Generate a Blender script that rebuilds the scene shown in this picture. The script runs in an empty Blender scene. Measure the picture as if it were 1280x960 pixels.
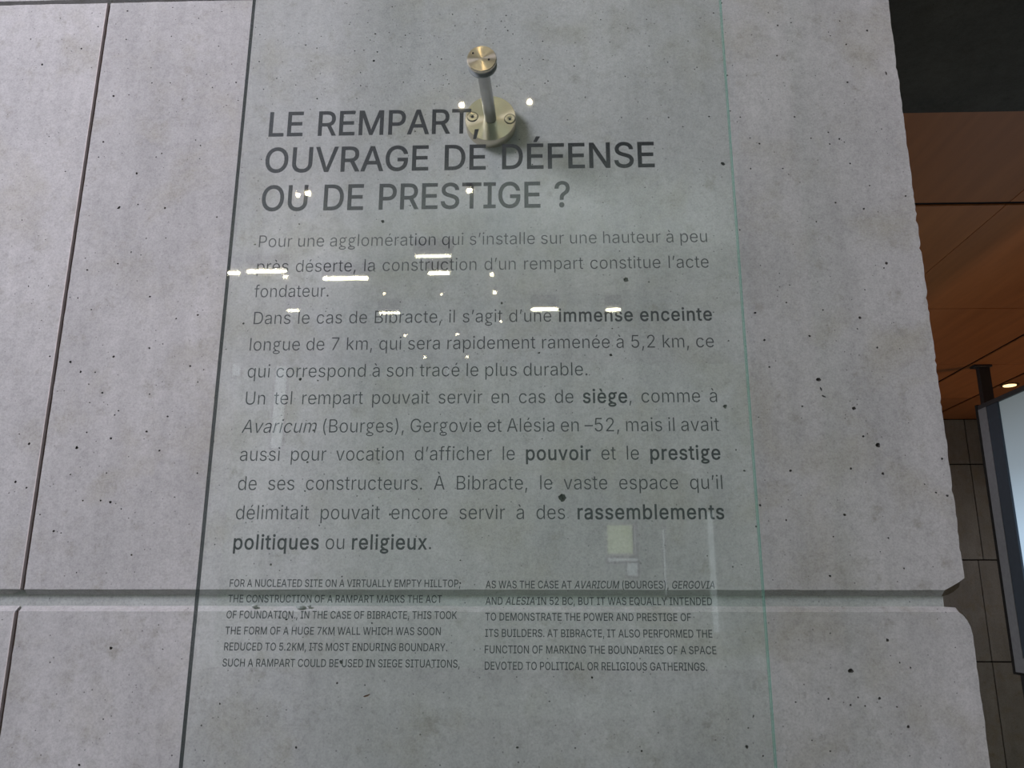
import bpy, bmesh, math, random
from mathutils import Vector, Matrix
from mathutils.geometry import delaunay_2d_cdt, tessellate_polygon
from mathutils import noise

# ---------------------------------------------------------------- camera, world, lights, exposure
C = bpy.context.scene.collection
SC = bpy.context.scene
F_PX = 1035.0
PITCH, YAW, ROLL = math.radians(14.753), math.radians(1.9226), math.radians(0.13)
CAM = Vector((0, 0, 1.55))
fwd = Vector((-math.sin(YAW)*math.cos(PITCH), math.cos(YAW)*math.cos(PITCH), math.sin(PITCH)))
r0 = Vector((math.cos(YAW), math.sin(YAW), 0)); u0 = r0.cross(fwd)
right = math.cos(ROLL)*r0 + math.sin(ROLL)*u0
up = -math.sin(ROLL)*r0 + math.cos(ROLL)*u0
cd = bpy.data.cameras.new('camera'); cam = bpy.data.objects.new('camera', cd); C.objects.link(cam)
cd.sensor_width = 36; cd.lens = 36*F_PX/1280; cd.clip_start = 0.02; cd.clip_end = 200
m = Matrix((right, up, -fwd)).transposed().to_4x4(); m.translation = CAM
cam.matrix_world = m
SC.camera = cam
SC.view_settings.view_transform = 'Standard'; SC.view_settings.look = 'None'
SC.view_settings.gamma = 1; SC.view_settings.use_curve_mapping = False
SC.view_settings.exposure = 0.0

world = bpy.data.worlds.new('world'); SC.world = world; world.use_nodes = True
bg = world.node_tree.nodes['Background']
bg.inputs[0].default_value = (0.93, 0.95, 1.0, 1); bg.inputs[1].default_value = 0.5

def area_light(name, loc, target, sx, sy, power, color):
    d = bpy.data.lights.new(name, 'AREA'); d.shape = 'RECTANGLE'; d.size = sx; d.size_y = sy
    d.energy = power; d.color = color
    o = bpy.data.objects.new(name, d); C.objects.link(o); o.location = loc
    o.rotation_euler = (Vector(target)-Vector(loc)).to_track_quat('-Z', 'Y').to_euler()
    return o
area_light('daylight_window_light', (-2.6, -0.95, 4.0), (-0.35, 1.24, 2.05), 1.15, 1.0, 128, (1.0, 0.955, 1.13))
def spot(name, loc, target, power, color, deg, size=0.05):
    d = bpy.data.lights.new(name, 'SPOT'); d.energy = power; d.color = color; d.spot_size = math.radians(deg)
    d.spot_blend = 0.6; d.shadow_soft_size = size
    o = bpy.data.objects.new(name, d); C.objects.link(o); o.location = loc
    o.rotation_euler = (Vector(target)-Vector(loc)).to_track_quat('-Z', 'Y').to_euler()
    return o
spot('added_cap_streak_spot', (-0.5, -1.2, 5.4), (-0.05, 1.24, 2.35), 40, (1.0, 0.72, 0.38), 60)  # added unseen lamp, put in for the warm streak on the steel cap
spot('added_hall_fill', (0.5, -7.5, 3.0), (0.0, -18.8, 6.0), 2000, (0.93, 1.0, 0.95), 140, 0.4)  # unseen fill, added to brighten the hall that the glass reflects
spot('added_flange_streak_spot', (-2.15, -2.4, 2.55), (-0.05, 1.24, 2.3), 14, (1.0, 0.78, 0.45), 30, 0.03)  # second added lamp out of view, makes the streak on the flange
spot('added_back_wall_fill', (5.3, 4.0, 2.7), (3.5, 7.2, 0.2), 38, (1.0, 0.93, 0.84), 75, 0.1)  # no known lamp here: added to lift the lower back wall
spot('added_ceiling_fill', (4.6, 4.6, 0.4), (2.6, 4.2, 3.1), 40, (1.0, 0.72, 0.48), 120, 0.2)  # unseen source added below to brighten the wooden ceiling

# ---------------------------------------------------------------- helpers
def mat(name):
    M = bpy.data.materials.new(name); M.use_nodes = True
    nt = M.node_tree; return M, nt, nt.nodes['Principled BSDF']
def N(nt, typ, **kw):
    n = nt.nodes.new(typ)
    for k, v in kw.items(): setattr(n, k, v)
    return n
def ramp(nt, stops, interp='LINEAR'):
    n = N(nt, 'ShaderNodeValToRGB'); n.color_ramp.interpolation = interp
    e = n.color_ramp.elements
    while len(e) < len(stops): e.new(0.5)
    for i, (p, c) in enumerate(stops):
        e[i].position = p; e[i].color = (c, c, c, 1) if not isinstance(c, tuple) else (*c, 1)
    return n
def mixc(nt, a, b, fac, blend='MIX'):
    n = N(nt, 'ShaderNodeMix', data_type='RGBA', blend_type=blend)
    for s, v in ((6, a), (7, b), (0, fac)):
        if hasattr(v, 'is_linked') or hasattr(v, 'links'): nt.links.new(v, n.inputs[s])
        elif isinstance(v, tuple): n.inputs[s].default_value = (*v, 1)
        else: n.inputs[s].default_value = v
    return n.outputs[2]
def plain(name, col, rough=0.6, metal=0.0, emit=None, es=0):
    M, nt, b = mat(name)
    nz = N(nt, 'ShaderNodeTexNoise'); nz.inputs['Scale'].default_value = 40
    tc = N(nt, 'ShaderNodeTexCoord'); nt.links.new(tc.outputs['Object'], nz.inputs['Vector'])
    r = ramp(nt, [(0.3, tuple(c*0.9 for c in col)), (0.7, tuple(min(1, c*1.06) for c in col))])
    nt.links.new(nz.outputs[0], r.inputs[0]); nt.links.new(r.outputs[0], b.inputs['Base Color'])
    b.inputs['Roughness'].default_value = rough; b.inputs['Metallic'].default_value = metal
    if emit: b.inputs['Emission Color'].default_value = (*emit, 1); b.inputs['Emission Strength'].default_value = es
    return M

def concrete(name, light, dark, stain, grain=1.0, rough=0.75):
    M, nt, b = mat(name); L = nt.links.new
    tc = N(nt, 'ShaderNodeTexCoord'); oi = N(nt, 'ShaderNodeObjectInfo')
    w = N(nt, 'ShaderNodeMath', operation='MULTIPLY'); w.inputs[1].default_value = 7.0; L(oi.outputs['Random'], w.inputs[0])
    def ns(scale, detail=4, rough_=0.55, vec=None, dist=0.0):
        n = N(nt, 'ShaderNodeTexNoise', noise_dimensions='4D'); n.inputs['Scale'].default_value = scale
        n.inputs['Detail'].default_value = detail; n.inputs['Roughness'].default_value = rough_
        n.inputs['Distortion'].default_value = dist
        L(w.outputs[0], n.inputs['W']); L(vec or tc.outputs['Object'], n.inputs['Vector']); return n.outputs[0]
    mp = N(nt, 'ShaderNodeMapping'); mp.inputs['Scale'].default_value = (1, 1, 0.16); L(tc.outputs['Object'], mp.inputs[0])
    r1 = ramp(nt, [(0.3, 0.0), (0.7, 1.0)]); L(ns(3.2, 5, 0.6), r1.inputs[0])
    col = mixc(nt, dark, light, r1.outputs[0])
    r2 = ramp(nt, [(0.34, 0.86), (0.54, 1.0), (0.72, 1.05)]); L(ns(26, 4, 0.65, mp.outputs[0]), r2.inputs[0])
    col = mixc(nt, col, r2.outputs[0], 0.75, 'MULTIPLY')
    r3 = ramp(nt, [(0.50, 0.0), (0.72, 0.78)]); L(ns(9, 5, 0.6, None, 0.4), r3.inputs[0])
    col = mixc(nt, col, stain, r3.outputs[0])
    r3b = ramp(nt, [(0.56, 0.0), (0.72, 0.7)]); L(ns(30, 6, 0.72), r3b.inputs[0])
    col = mixc(nt, col, tuple(c*0.80 for c in stain), r3b.outputs[0])
    r4 = ramp(nt, [(0.32, 0.84), (0.5, 1.0), (0.70, 1.10)]); L(ns(90, 5, 0.72), r4.inputs[0])
    col = mixc(nt, col, r4.outputs[0], 0.8*grain, 'MULTIPLY')
    r4b = ramp(nt, [(0.34, 0.80), (0.5, 1.0), (0.68, 1.16)]); L(ns(380, 3, 0.7), r4b.inputs[0])
    col = mixc(nt, col, r4b.outputs[0], 0.8*grain, 'MULTIPLY')
    # fine dark specks, clustered
    vo = N(nt, 'ShaderNodeTexVoronoi', voronoi_dimensions='3D'); vo.inputs['Scale'].default_value = 95
    L(tc.outputs['Object'], vo.inputs['Vector'])
    r5 = ramp(nt, [(0.05, 1.0), (0.12, 0.0)]); L(vo.outputs['Distance'], r5.inputs[0])
    sep = N(nt, 'ShaderNodeSeparateColor'); L(vo.outputs['Color'], sep.inputs[0])
    r6 = ramp(nt, [(0.55, 0.0), (0.75, 1.0)]); L(sep.outputs[0], r6.inputs[0])
    mu = N(nt, 'ShaderNodeMath', operation='MULTIPLY'); L(r5.outputs[0], mu.inputs[0]); L(r6.outputs[0], mu.inputs[1])
    col = mixc(nt, col, tuple(c*0.30 for c in dark), mu.outputs[0])
    L(col, b.inputs['Base Color'])
    b.inputs['Roughness'].default_value = rough; b.inputs['Specular IOR Level'].default_value = 0.35
    bp_ = N(nt, 'ShaderNodeBump'); bp_.inputs['Strength'].default_value = 0.18; bp_.inputs['Distance'].default_value = 0.002
    L(ns(60, 6, 0.7), bp_.inputs['Height']); L(bp_.outputs[0], b.inputs['Normal'])
    return M

def link(name, me, m, parent=None):
    o = bpy.data.objects.new(name, me); C.objects.link(o)
    if m is not None:
        for mm in (m if isinstance(m, (list, tuple)) else [m]): me.materials.append(mm)
    if parent: o.parent = parent
    return o
def from_bm(name, bm, m, parent=None, smooth=False, matrix=None):
    if matrix is not None: bmesh.ops.transform(bm, matrix=matrix, verts=bm.verts)
    me = bpy.data.meshes.new(name); bm.to_mesh(me); bm.free()
    if smooth:
        for p in me.polygons: p.use_smooth = True
        me.set_sharp_from_angle(angle=math.radians(35))
    return link(name, me, m, parent)
def box_bm(x0, x1, y0, y1, z0, z1, bev=0.0):
    bm = bmesh.new(); bmesh.ops.create_cube(bm, size=1)
    bmesh.ops.scale(bm, vec=(x1-x0, y1-y0, z1-z0), verts=bm.verts)
    bmesh.ops.translate(bm, vec=((x0+x1)/2, (y0+y1)/2, (z0+z1)/2), verts=bm.verts)
    if bev: bmesh.ops.bevel(bm, geom=list(bm.edges), offset=bev, segments=1, affect='EDGES')
    return bm
def box(name, x0, x1, y0, y1, z0, z1, m, parent=None, bev=0.0):
    """box whose origin is its own centre"""
    cx, cy, cz = (x0+x1)/2, (y0+y1)/2, (z0+z1)/2
    o = from_bm(name, box_bm(x0-cx, x1-cx, y0-cy, y1-cy, z0-cz, z1-cz, bev), m, parent)
    o.location = (cx, cy, cz)
    if parent: o.location = Vector((cx, cy, cz)) - parent.location
    return o
def empty(name, loc):
    o = bpy.data.objects.new(name, None); C.objects.link(o); o.location = loc; o.empty_display_size = 0.05; return o
def tag(o, label=None, cat=None, group=None, kind=None):
    for k, v in (('label', label), ('category', cat), ('group', group), ('kind', kind)):
        if v: o[k] = v
    return o
def ray(px, py): return (px-640)/F_PX*right - (py-480)/F_PX*up + fwd
def on_y(px, py, Y):
    d = ray(px, py); return CAM + d*(Y/d.y)

# ---------------------------------------------------------------- materials
M_CONC = concrete('cast_concrete', (0.47, 0.465, 0.46), (0.365, 0.365, 0.36), (0.335, 0.325, 0.28))
M_CORE = concrete('groove_concrete', (0.41, 0.435, 0.42), (0.33, 0.355, 0.34), (0.36, 0.37, 0.35))
M_PIT = plain('pit_shade', (0.06, 0.057, 0.054), 0.9)  # shade of the pits painted in: concrete colour darkened inside the bowls
M_CHIP = concrete('broken_concrete', (0.22, 0.18, 0.13), (0.10, 0.08, 0.06), (0.12, 0.07, 0.035), 1.6)
M_RUST = plain('rust_stain', (0.16, 0.07, 0.035), 0.9)
M_SEAL = plain('brown_joint_sealant', (0.13, 0.095, 0.09), 0.85)
M_REAR = concrete('rear_concrete', (0.36, 0.34, 0.31), (0.25, 0.235, 0.21), (0.27, 0.23, 0.17))
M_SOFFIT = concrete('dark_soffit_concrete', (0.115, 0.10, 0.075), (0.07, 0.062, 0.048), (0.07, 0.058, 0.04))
M_DARK = plain('dark_joint', (0.012, 0.010, 0.009), 0.9)
M_FRAME = plain('dark_painted_steel', (0.035, 0.035, 0.04), 0.45)
M_GREYF = plain('grey_painted_frame', (0.30, 0.30, 0.32), 0.5)
M_NAVY = plain('dark_blue_inner_frame', (0.05, 0.07, 0.10), 0.4)
M_WHITE = plain('matt_white_paint', (0.7, 0.7, 0.68), 0.7)
M_INK = plain('dark_printed_ink', (0.005, 0.006, 0.013), 0.55)
M_BLACK = plain('black_hole', (0.01, 0.01, 0.01), 0.9)
M_RUBBER = plain('grey_gasket', (0.36, 0.37, 0.37), 0.6)

def wood_mat():
    M, nt, b = mat('orange_veneer'); L = nt.links.new
    tc = N(nt, 'ShaderNodeTexCoord'); oi = N(nt, 'ShaderNodeObjectInfo')
    mp = N(nt, 'ShaderNodeMapping'); mp.inputs['Scale'].default_value = (14, 1.1, 1); L(tc.outputs['Object'], mp.inputs[0])
    n = N(nt, 'ShaderNodeTexNoise', noise_dimensions='4D'); n.inputs['Scale'].default_value = 1.6; n.inputs['Detail'].default_value = 5
    L(mp.outputs[0], n.inputs['Vector']); 
    w = N(nt, 'ShaderNodeMath', operation='MULTIPLY'); w.inputs[1].default_value = 9; L(oi.outputs['Random'], w.inputs[0]); L(w.outputs[0], n.inputs['W'])
    r = ramp(nt, [(0.25, (0.44, 0.150, 0.044)), (0.75, (0.58, 0.205, 0.064))]); L(n.outputs[0], r.inputs[0])
    rr = ramp(nt, [(0.0, 0.85), (1.0, 1.1)]); L(oi.outputs['Random'], rr.inputs[0])
    L(mixc(nt, r.outputs[0], rr.outputs[0], 1.0, 'MULTIPLY'), b.inputs['Base Color'])
    b.inputs['Roughness'].default_value = 0.5
    return M
M_WOOD = wood_mat()

def glass_mat(name, tint):
    M = bpy.data.materials.new(name); M.use_nodes = True; nt = M.node_tree; L = nt.links.new
    nt.nodes.remove(nt.nodes['Principled BSDF']); out = nt.nodes['Material Output']
    tr = N(nt, 'ShaderNodeBsdfTransparent'); tr.inputs[0].default_value = (*tint, 1)
    gl = N(nt, 'ShaderNodeBsdfGlossy'); gl.inputs['Roughness'].default_value = 0.02; gl.inputs['Color'].default_value = (0.94, 1, 0.98, 1)
    geo = N(nt, 'ShaderNodeNewGeometry'); mr = N(nt, 'ShaderNodeMapRange')
    mr.inputs['To Min'].default_value = 1.5; mr.inputs['To Max'].default_value = 1/1.5
    L(geo.outputs['Backfacing'], mr.inputs['Value'])
    fr = N(nt, 'ShaderNodeFresnel'); L(mr.outputs[0], fr.inputs['IOR'])
    mx = N(nt, 'ShaderNodeMixShader'); L(fr.outputs[0], mx.inputs[0]); L(tr.outputs[0], mx.inputs[1]); L(gl.outputs[0], mx.inputs[2])
    L(mx.outputs[0], out.inputs['Surface']); return M
M_GLASS = glass_mat('clear_float_glass', (0.975, 0.994, 0.985))
def edge_mat(name, col, tl, clear):
    M = bpy.data.materials.new(name); M.use_nodes = True; nt = M.node_tree; L = nt.links.new
    b = nt.nodes['Principled BSDF']; out = nt.nodes['Material Output']
    b.inputs['Base Color'].default_value = (*col, 1); b.inputs['Roughness'].default_value = 0.25
    t = N(nt, 'ShaderNodeBsdfTranslucent'); t.inputs[0].default_value = (*col, 1)
    a = N(nt, 'ShaderNodeMixShader'); a.inputs[0].default_value = tl; L(b.outputs[0], a.inputs[1]); L(t.outputs[0], a.inputs[2])
    tr = N(nt, 'ShaderNodeBsdfTransparent'); tr.inputs[0].default_value = (*[0.5+0.5*c for c in col], 1)
    c = N(nt, 'ShaderNodeMixShader'); c.inputs[0].default_value = clear; L(a.outputs[0], c.inputs[1]); L(tr.outputs[0], c.inputs[2])
    L(c.outputs[0], out.inputs['Surface']); return M
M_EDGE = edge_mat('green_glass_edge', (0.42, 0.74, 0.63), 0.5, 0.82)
M_EDGE_D = edge_mat('painted_dark_edge', (0.02, 0.045, 0.05), 0.0, 0.6)  # same glass as the right edge; its darker look in the light is painted

def steel_mat(name, col, rough, aniso, tangent=None):
    M, nt, b = mat(name); L = nt.links.new
    b.inputs['Metallic'].default_value = 1; b.inputs['Base Color'].default_value = (*col, 1)
    b.inputs['Roughness'].default_value = rough; b.inputs['Anisotropic'].default_value = aniso; b.inputs['Anisotropic Rotation'].default_value = 0.25
    tc = N(nt, 'ShaderNodeTexCoord')
    if tangent:
        tn = N(nt, 'ShaderNodeTangent', direction_type='RADIAL', axis=tangent); L(tn.outputs[0], b.inputs['Tangent'])
    # concentric turning marks: rings about the local Z axis
    n = N(nt, 'ShaderNodeTexNoise'); n.inputs['Scale'].default_value = 300; n.inputs['Detail'].default_value = 2
    ln = N(nt, 'ShaderNodeVectorMath', operation='LENGTH'); L(tc.outputs['Object'], ln.inputs[0]); L(ln.outputs['Value'], n.inputs['Vector'])
    r = ramp(nt, [(0.3, rough*0.97), (0.7, rough*1.03)]); L(n.outputs[0], r.inputs[0]); L(r.outputs[0], b.inputs['Roughness'])
    return M
M_STEEL = steel_mat('turned_steel', (0.72, 0.655, 0.52), 0.20, 0.93, 'Z')
M_ROD = steel_mat('steel_rod', (0.50, 0.50, 0.49), 0.36, 0.0)

# ---------------------------------------------------------------- structure: the concrete wall
YW = 1.241                     # face of the concrete wall
XL, XJ, XR = -3.2, -0.768, 0.610
Z_GLO, Z_GHI = 1.5352, 1.5668  # groove at eye level
rnd = random.Random(11)

A4 = lambda pts, ox, oy, s: [(ox+p[0]/s, oy+p[1]/s, p[2] if len(p) > 2 else 1.0) for p in pts]
PITS_PX = (
 A4([(637,55,1.3),(407,243,1.4),(210,323,1.5),(490,133,1.2),(632,197),(568,480,1.6),(644,474,1.1),(517,710,1.5),(683,867,1.6),(1180,413,1.2),(1062,437),(1033,372),(302,92,.9),(978,700),(998,794,.8),(327,857,1.2),(460,65,.8),(580,120,.7)],0,0,4)
 + A4([(595,78,2.6),(825,80,1.6),(1084,126,1.2),(436,390,1.5),(750,523,1.6),(457,588,1.2),(881,633,1.2),(989,615,1.6),(747,781,1.5),(814,760),(568,823,1.7),(352,850,1.8),(403,899,1.6),(951,870,1.4),(1018,888),(243,468),(143,471),(590,358,1.3),(705,315),(731,232),(249,822,1.2),(690,62,1.2),(145,330,.7),(192,219,.7)],0,240,4)
 + A4([(512,44,1.4),(748,50,1.2),(448,93,1.1),(592,134,1.2),(838,162,1.3),(384,319,1.8),(797,333,1.3),(555,272,1.4),(145,299,1.5),(352,453,1.2),(503,583,1.4),(552,591,1.6),(415,582,1.2),(78,490,1.5),(132,519,1.4),(200,653,1.2),(658,855,1.3),(268,735,1.5),(306,745,1.2),(873,565),(733,238,1.6),(987,446),(97,250,.9)],0,480,4)
 + A4([(554,360,1.9),(396,945,1.5),(660,632,.7)],0,720,4)
 + A4([(127,65,1.4),(168,15,1.2),(515,113,1.2),(448,127,1.3),(758,105,1.2),(895,153,1.8),(791,222,1.3),(991,366,2.4),(797,411,1.6),(196,377,1.3),(211,555,1.2),(533,584,1.4),(105,583,1.3),(175,819,3.0),(310,690,1.2),(701,661,1.2),(757,695,1.5),(709,720,1.2),(615,691,1.2),(811,818,1.4),(313,843,1.2),(474,843,1.2),(908,928,1.2),(445,278,1.2),(357,718,1.5)],860,0,4)
 + A4([(658,53,1.4),(799,84,1.4),(912,357,2.0),(899,380,1.2),(255,604,1.8),(780,629,2.0),(302,740,1.5),(327,875,1.4),(866,778,1.4),(572,938,2.8),(1127,621,1.3),(528,720,1.5),(429,465,1.0),(595,590,1.2),(1008,20,1.3),(123,744,1.3),(412,553,1.2),(767,684,1.1)],880,240,4)
 + A4([(505,25,2.0),(520,62,1.7),(25,112,2.6),(411,111,1.4),(669,122,2.5),(790,305,2.8),(805,290,1.2),(352,433,1.8),(655,423,1.5),(815,449,1.6),(1110,373,1.5),(1080,543,1.3),(1137,559,1.8),(122,434,1.5),(201,607,1.3),(623,654,2.0),(331,680,1.3),(181,712,1.4),(842,770,1.2),(566,763,1.1),(716,262,1.5),(193,166,1.0)],900,480,4)
 + A4([(673,356,1.8),(510,493,3.0),(638,615,1.9),(411,617,1.3),(543,611,1),(509,645,1.3),(766,741,1.7),(48,830,1.8),(120,871,1.2),(265,632,1.2),(818,262,3.4),(418,72,1.5),(747,38,1.2)],920,700,3.556)
 + A4([(387,51,1.5),(383,128,2.0),(55,130,1.2),(57,53,1.0),(105,178,1.0),(408,587,2.4),(765,42,1.2),(1225,290,1.2),(215,180,.9)],300,20,2.286)
 + A4([(411,14,2.2),(1009,157,3.4),(68,265,1.6),(972,342,2.2),(795,337,1.6),(703,215,1.6),(207,402,2.0),(205,20,1.2),(96,70,1.4)],270,270,1.969)
 + A4([(852,300,4.4),(1253,72,2.8),(428,341,1.5),(240,134,1.5),(225,212,1.3)],270,470,1.969)
 + A4([(443,257,1.6),(680,441,2.2),(790,587,3.8),(485,811,1.5),(155,622,1.2),(662,532,1.2),(683,72,1.2),(376,20,1.5),(1195,100,1.2)],230,700,3.46)
 + A4([(213,750,1.5),(445,752,1.1),(711,764,1.2),(1131,748,1.5),(760,607,1.0),(512,470,1.3)],580,700,3.2))
PX2M = 0.00118
LONG = {(round(920+818/3.556), round(700+262/3.556)): (0.8, 3.1, -0.25), (round(595/4), round(240+78/4)): (1.0, 1.8, -0.7), (round(860+991/4), round(366/4)): (0.7, 1.8, 0.1),
        (round(230+790/3.46), round(700+587/3.46)): (2.4, 0.6, 0.35), (round(900+505/4), round(480+25/4)): (0.6, 1.9, 0.3), (round(900+520/4), round(480+62/4)): (1.7, 0.6, -0.5)}
pits = []
for px, py, s in PITS_PX:
    p = on_y(px, py, YW); r = s*PX2M*1.02
    sh = LONG.get((round(px), round(py)))
    rx, rz, ro = (r, r*rnd.uniform(0.8, 1.1), 0) if not sh else (0.0026*sh[0]*0.8, 0.0026*sh[1]*0.8, sh[2])
    pits.append((p.x, p.z, rx, rz, ro))
for _ in range(520):
    x = rnd.uniform(-1.0, 0.6); z = rnd.uniform(1.3, 2.58)
    if rnd.random() < 0.35: x = rnd.gauss(-0.2, 0.25); z = rnd.gauss(2.45, 0.10)
    r = 0.0008*rnd.uniform(0.7, 1.0)/max(0.35, rnd.random())**0.5
    pits.append((x, z, r, r*rnd.uniform(0.8, 1.2), 0))

def pit_loop(p, n):
    x, z, rx, rz, ro = p; q = random.Random(int((x*7919+z*104729)*1000))
    out = []
    for i in range(n):
        a = 2*math.pi*i/n; k = q.uniform(0.72, 1.22)
        dx, dz = math.cos(a)*rx*k, math.sin(a)*rz*k
        out.append((x+dx*math.cos(ro)-dz*math.sin(ro), z+dx*math.sin(ro)+dz*math.cos(ro)))
    return out

def concrete_panel(front, back, depth, bevel_depth, parent, pitlist, chip=None, yf=YW):
    """front/back: matching CCW loops of (x, z); ring between them is the chamfer, then side walls run back"""
    use = []
    def inside(x, z, m):
        s = False; n = len(front)
        for i in range(n):
            a, b2 = front[i], front[(i+1) % n]
            if (a[1] > z) != (b2[1] > z) and x < (b2[0]-a[0])*(z-a[1])/(b2[1]-a[1])+a[0]: s = not s
            ax, az = a; dx, dz = b2[0]-ax, b2[1]-az; L2 = dx*dx+dz*dz or 1e-12
            t = max(0, min(1, ((x-ax)*dx+(z-az)*dz)/L2))
            if math.hypot(x-ax-t*dx, z-az-t*dz) < m: return False
        return s
    for p in pitlist:
        R = max(p[2], p[3])*1.3
        if not inside(p[0], p[1], R+0.0015): continue
        if any(math.hypot(p[0]-q[0], p[1]-q[1]) < R+max(q[2], q[3])*1.3+0.0008 for q in use): continue
        use.append(p)
    co = [Vector(v) for v in front]; edges = [(i, (i+1) % len(front)) for i in range(len(front))]
    loops = []
    for p in use:
        lp = pit_loop(p, 14 if p[2] > 0.0028 else (9 if p[2] > 0.0015 else 6)); k0 = len(co)
        loops.append((k0, len(lp), p)); co += [Vector(v) for v in lp]
        edges += [(k0+i, k0+(i+1) % len(lp)) for i in range(len(lp))]
    vs, es, fs, ov, _, _ = delaunay_2d_cdt(co, edges, [], 1, 1e-7)
    owner = {}
    for i, l in enumerate(ov):
        for j in l: owner[i] = j
    pit_of = {}
    for pi, (k0, n, p) in enumerate(loops):
        for j in range(k0, k0+n): pit_of[j] = pi
    V = [(v.x, yf, v.y) for v in vs]; Fc = []; Mi = []
    inv = {}
    for i, l in enumerate(ov):
        for j in l: inv[j] = i
    for f in fs:
        ps = {pit_of.get(owner.get(i, -1), -1) for i in f}
        if len(ps) == 1 and -1 not in ps: continue          # inside one pit: leave it open
        Fc.append(tuple(f)); Mi.append(0)
    def add(v): V.append(v); return len(V)-1
    for k0, n, p in loops:
        R = min(p[2], p[3]); d = R*rnd.uniform(1.0, 1.7)
        rust = abs(p[0]-on_y(458.3, 869.6, YW).x) < 0.002 and abs(p[1]-on_y(458.3, 869.6, YW).z) < 0.002
        rim = [inv[k0+i] for i in range(n)]
        mid = [add((p[0]+(V[i][0]-p[0])*0.8, yf+d*0.6, p[1]+(V[i][2]-p[1])*0.8)) for i in rim]
        c = add((p[0], yf+d, p[1]))
        for i in range(n):
            j = (i+1) % n
            Fc.append((rim[i], rim[j], mid[j], mid[i])); Mi.append(3 if rust else 1)
            Fc.append((mid[i], mid[j], c)); Mi.append(3 if rust else 1)
    n = len(front)
    fr = [inv[i] for i in range(n)]
    bk = [add((b2[0], yf+(bevel_depth if abs(b2[0]-front[i][0])+abs(b2[1]-front[i][1]) > 1e-6 else 0.0005), b2[1])) for i, b2 in enumerate(back)]
    rr = [add((b2[0], yf+depth, b2[1])) for b2 in back]
    for i in range(n):
        j = (i+1) % n
        ch = 2 if chip and chip(front[i]) and chip(front[j]) else 0
        Fc.append((fr[i], bk[i], bk[j], fr[j])); Mi.append(ch)
        Fc.append((bk[i], rr[i], rr[j], bk[j])); Mi.append(0)
    Fc.append(tuple(reversed(rr))); Mi.append(0)
    me = bpy.data.meshes.new('concrete_panel'); me.from_pydata(V, [], Fc)
    for p_, mi in zip(me.polygons, Mi): p_.material_index = mi
    bm = bmesh.new(); bm.from_mesh(me); bmesh.ops.recalc_face_normals(bm, faces=bm.faces); bm.to_mesh(me); bm.free()
    return link('concrete_panel', me, [M_CONC, M_PIT, M_CHIP, M_RUST], parent)

def seg(a, b, step, amp, axis, seed, nick=0.0):
    """points from a to b (b left out), jittered along `axis` (0 = x, 1 = z)"""
    q = random.Random(seed); L_ = math.dist(a, b); n = max(1, int(L_/step)); out = []
    for i in range(n):
        t = i/n; p = [a[0]+(b[0]-a[0])*t, a[1]+(b[1]-a[1])*t]
        if i: p[axis] += noise.noise(Vector((p[0]*60, seed, p[1]*60)))*amp*1.6 - (nick*q.random() if q.random() < 0.14 else 0)
        out.append(tuple(p))
    return out

wall = box('wall_front', XL, 0.580, YW+0.011, YW+0.24, 0.0, 3.4, M_CORE); tag(wall, kind='structure')
PD = 0.26; BD = 0.0108
def panel_loops(x0, x1, z0, z1, bl, bb, bt, br=0.0, seed=1, jag_right=False, corner=None):
    lo = seg((x0, z0), (x1, z0), 0.02, 0.0006, 1, seed)
    if corner == 'low':      # upper panel: chipped lower right corner
        c = [on_y(*p, YW) for p in ((1181, 737.6), (1187, 734.5), (1193, 731), (1199, 727.5), (1205.5, 722.5))]
        lo = seg((x0, z0), (c[0].x, c[0].z), 0.02, 0.0006, 1, seed) + [(v.x, v.z) for v in c[:-1]]
        x1s, z1s = c[-1].x, c[-1].z
    else: x1s, z1s = x1, z0
    top_end = (x1, z1)
    hi_pre = []
    if corner == 'high':     # lower panel: rounded chipped upper right corner
        c = [on_y(*p, YW) for p in ((1217.5, 806), (1216.5, 795), (1213.5, 784), (1209.5, 776), (1204, 769), (1198.5, 765.2))]
        hi_pre = [(v.x, v.z) for v in c]; top_end = hi_pre[0]
    rt = seg((x1s, z1s), top_end, 0.006 if jag_right else 0.2, 0.0009 if jag_right else 0, 0, seed+3, 0.0022 if jag_right else 0)
    if hi_pre: rt += hi_pre[:-1]; top_start = hi_pre[-1]
    else: top_start = top_end
    tp = seg(top_start, (x0, z1), 0.02, 0.0006, 1, seed+5)
    lf = seg((x0, z1), (x0, z0), 0.01, 0.0005, 0, seed+7)
    front = lo + rt + tp + lf
    back = []
    for i, (x, z) in enumerate(front):
        if i < len(lo): dx, dz = 0, -bb
        elif i < len(lo)+len(rt): dx, dz = br, 0
        elif i < len(lo)+len(rt)+len(tp): dx, dz = 0, bt
        else: dx, dz = -bl, 0
        if corner == 'low' and i >= len(lo)-4 and i <= len(lo):
            k = i-(len(lo)-4); q = on_y(*((1181, 745.5), (1188, 744), (1196, 740), (1203.5, 733.5), (1207, 722.5))[k], YW)
            back.append((q.x, q.z)); continue
        if corner == 'high' and len(lo)+len(rt)-5 <= i <= len(lo)+len(rt):
            k = i-(len(lo)+len(rt)-5); q = on_y(*((1218, 805), (1219, 793), (1217, 781), (1213.5, 773), (1208, 766), (1199, 759.5))[k], YW)
            back.append((q.x, q.z)); continue
        if i == 0: dx, dz = -bl, -bb
        if i == len(lo)+len(rt)+len(tp): dx, dz = -bl, bt
        back.append((x+dx, z+dz))
    return front, back
BV = 0.0078; ZT = 2.590
XJ_R = XJ + 0.0028; XJ_L = XJ - 0.0028
fr_, bk_ = panel_loops(XJ_R, XR, Z_GHI, ZT, 0.0006, BV, 0.001, br=0.0007, seed=2, jag_right=True, corner='low')
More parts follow.
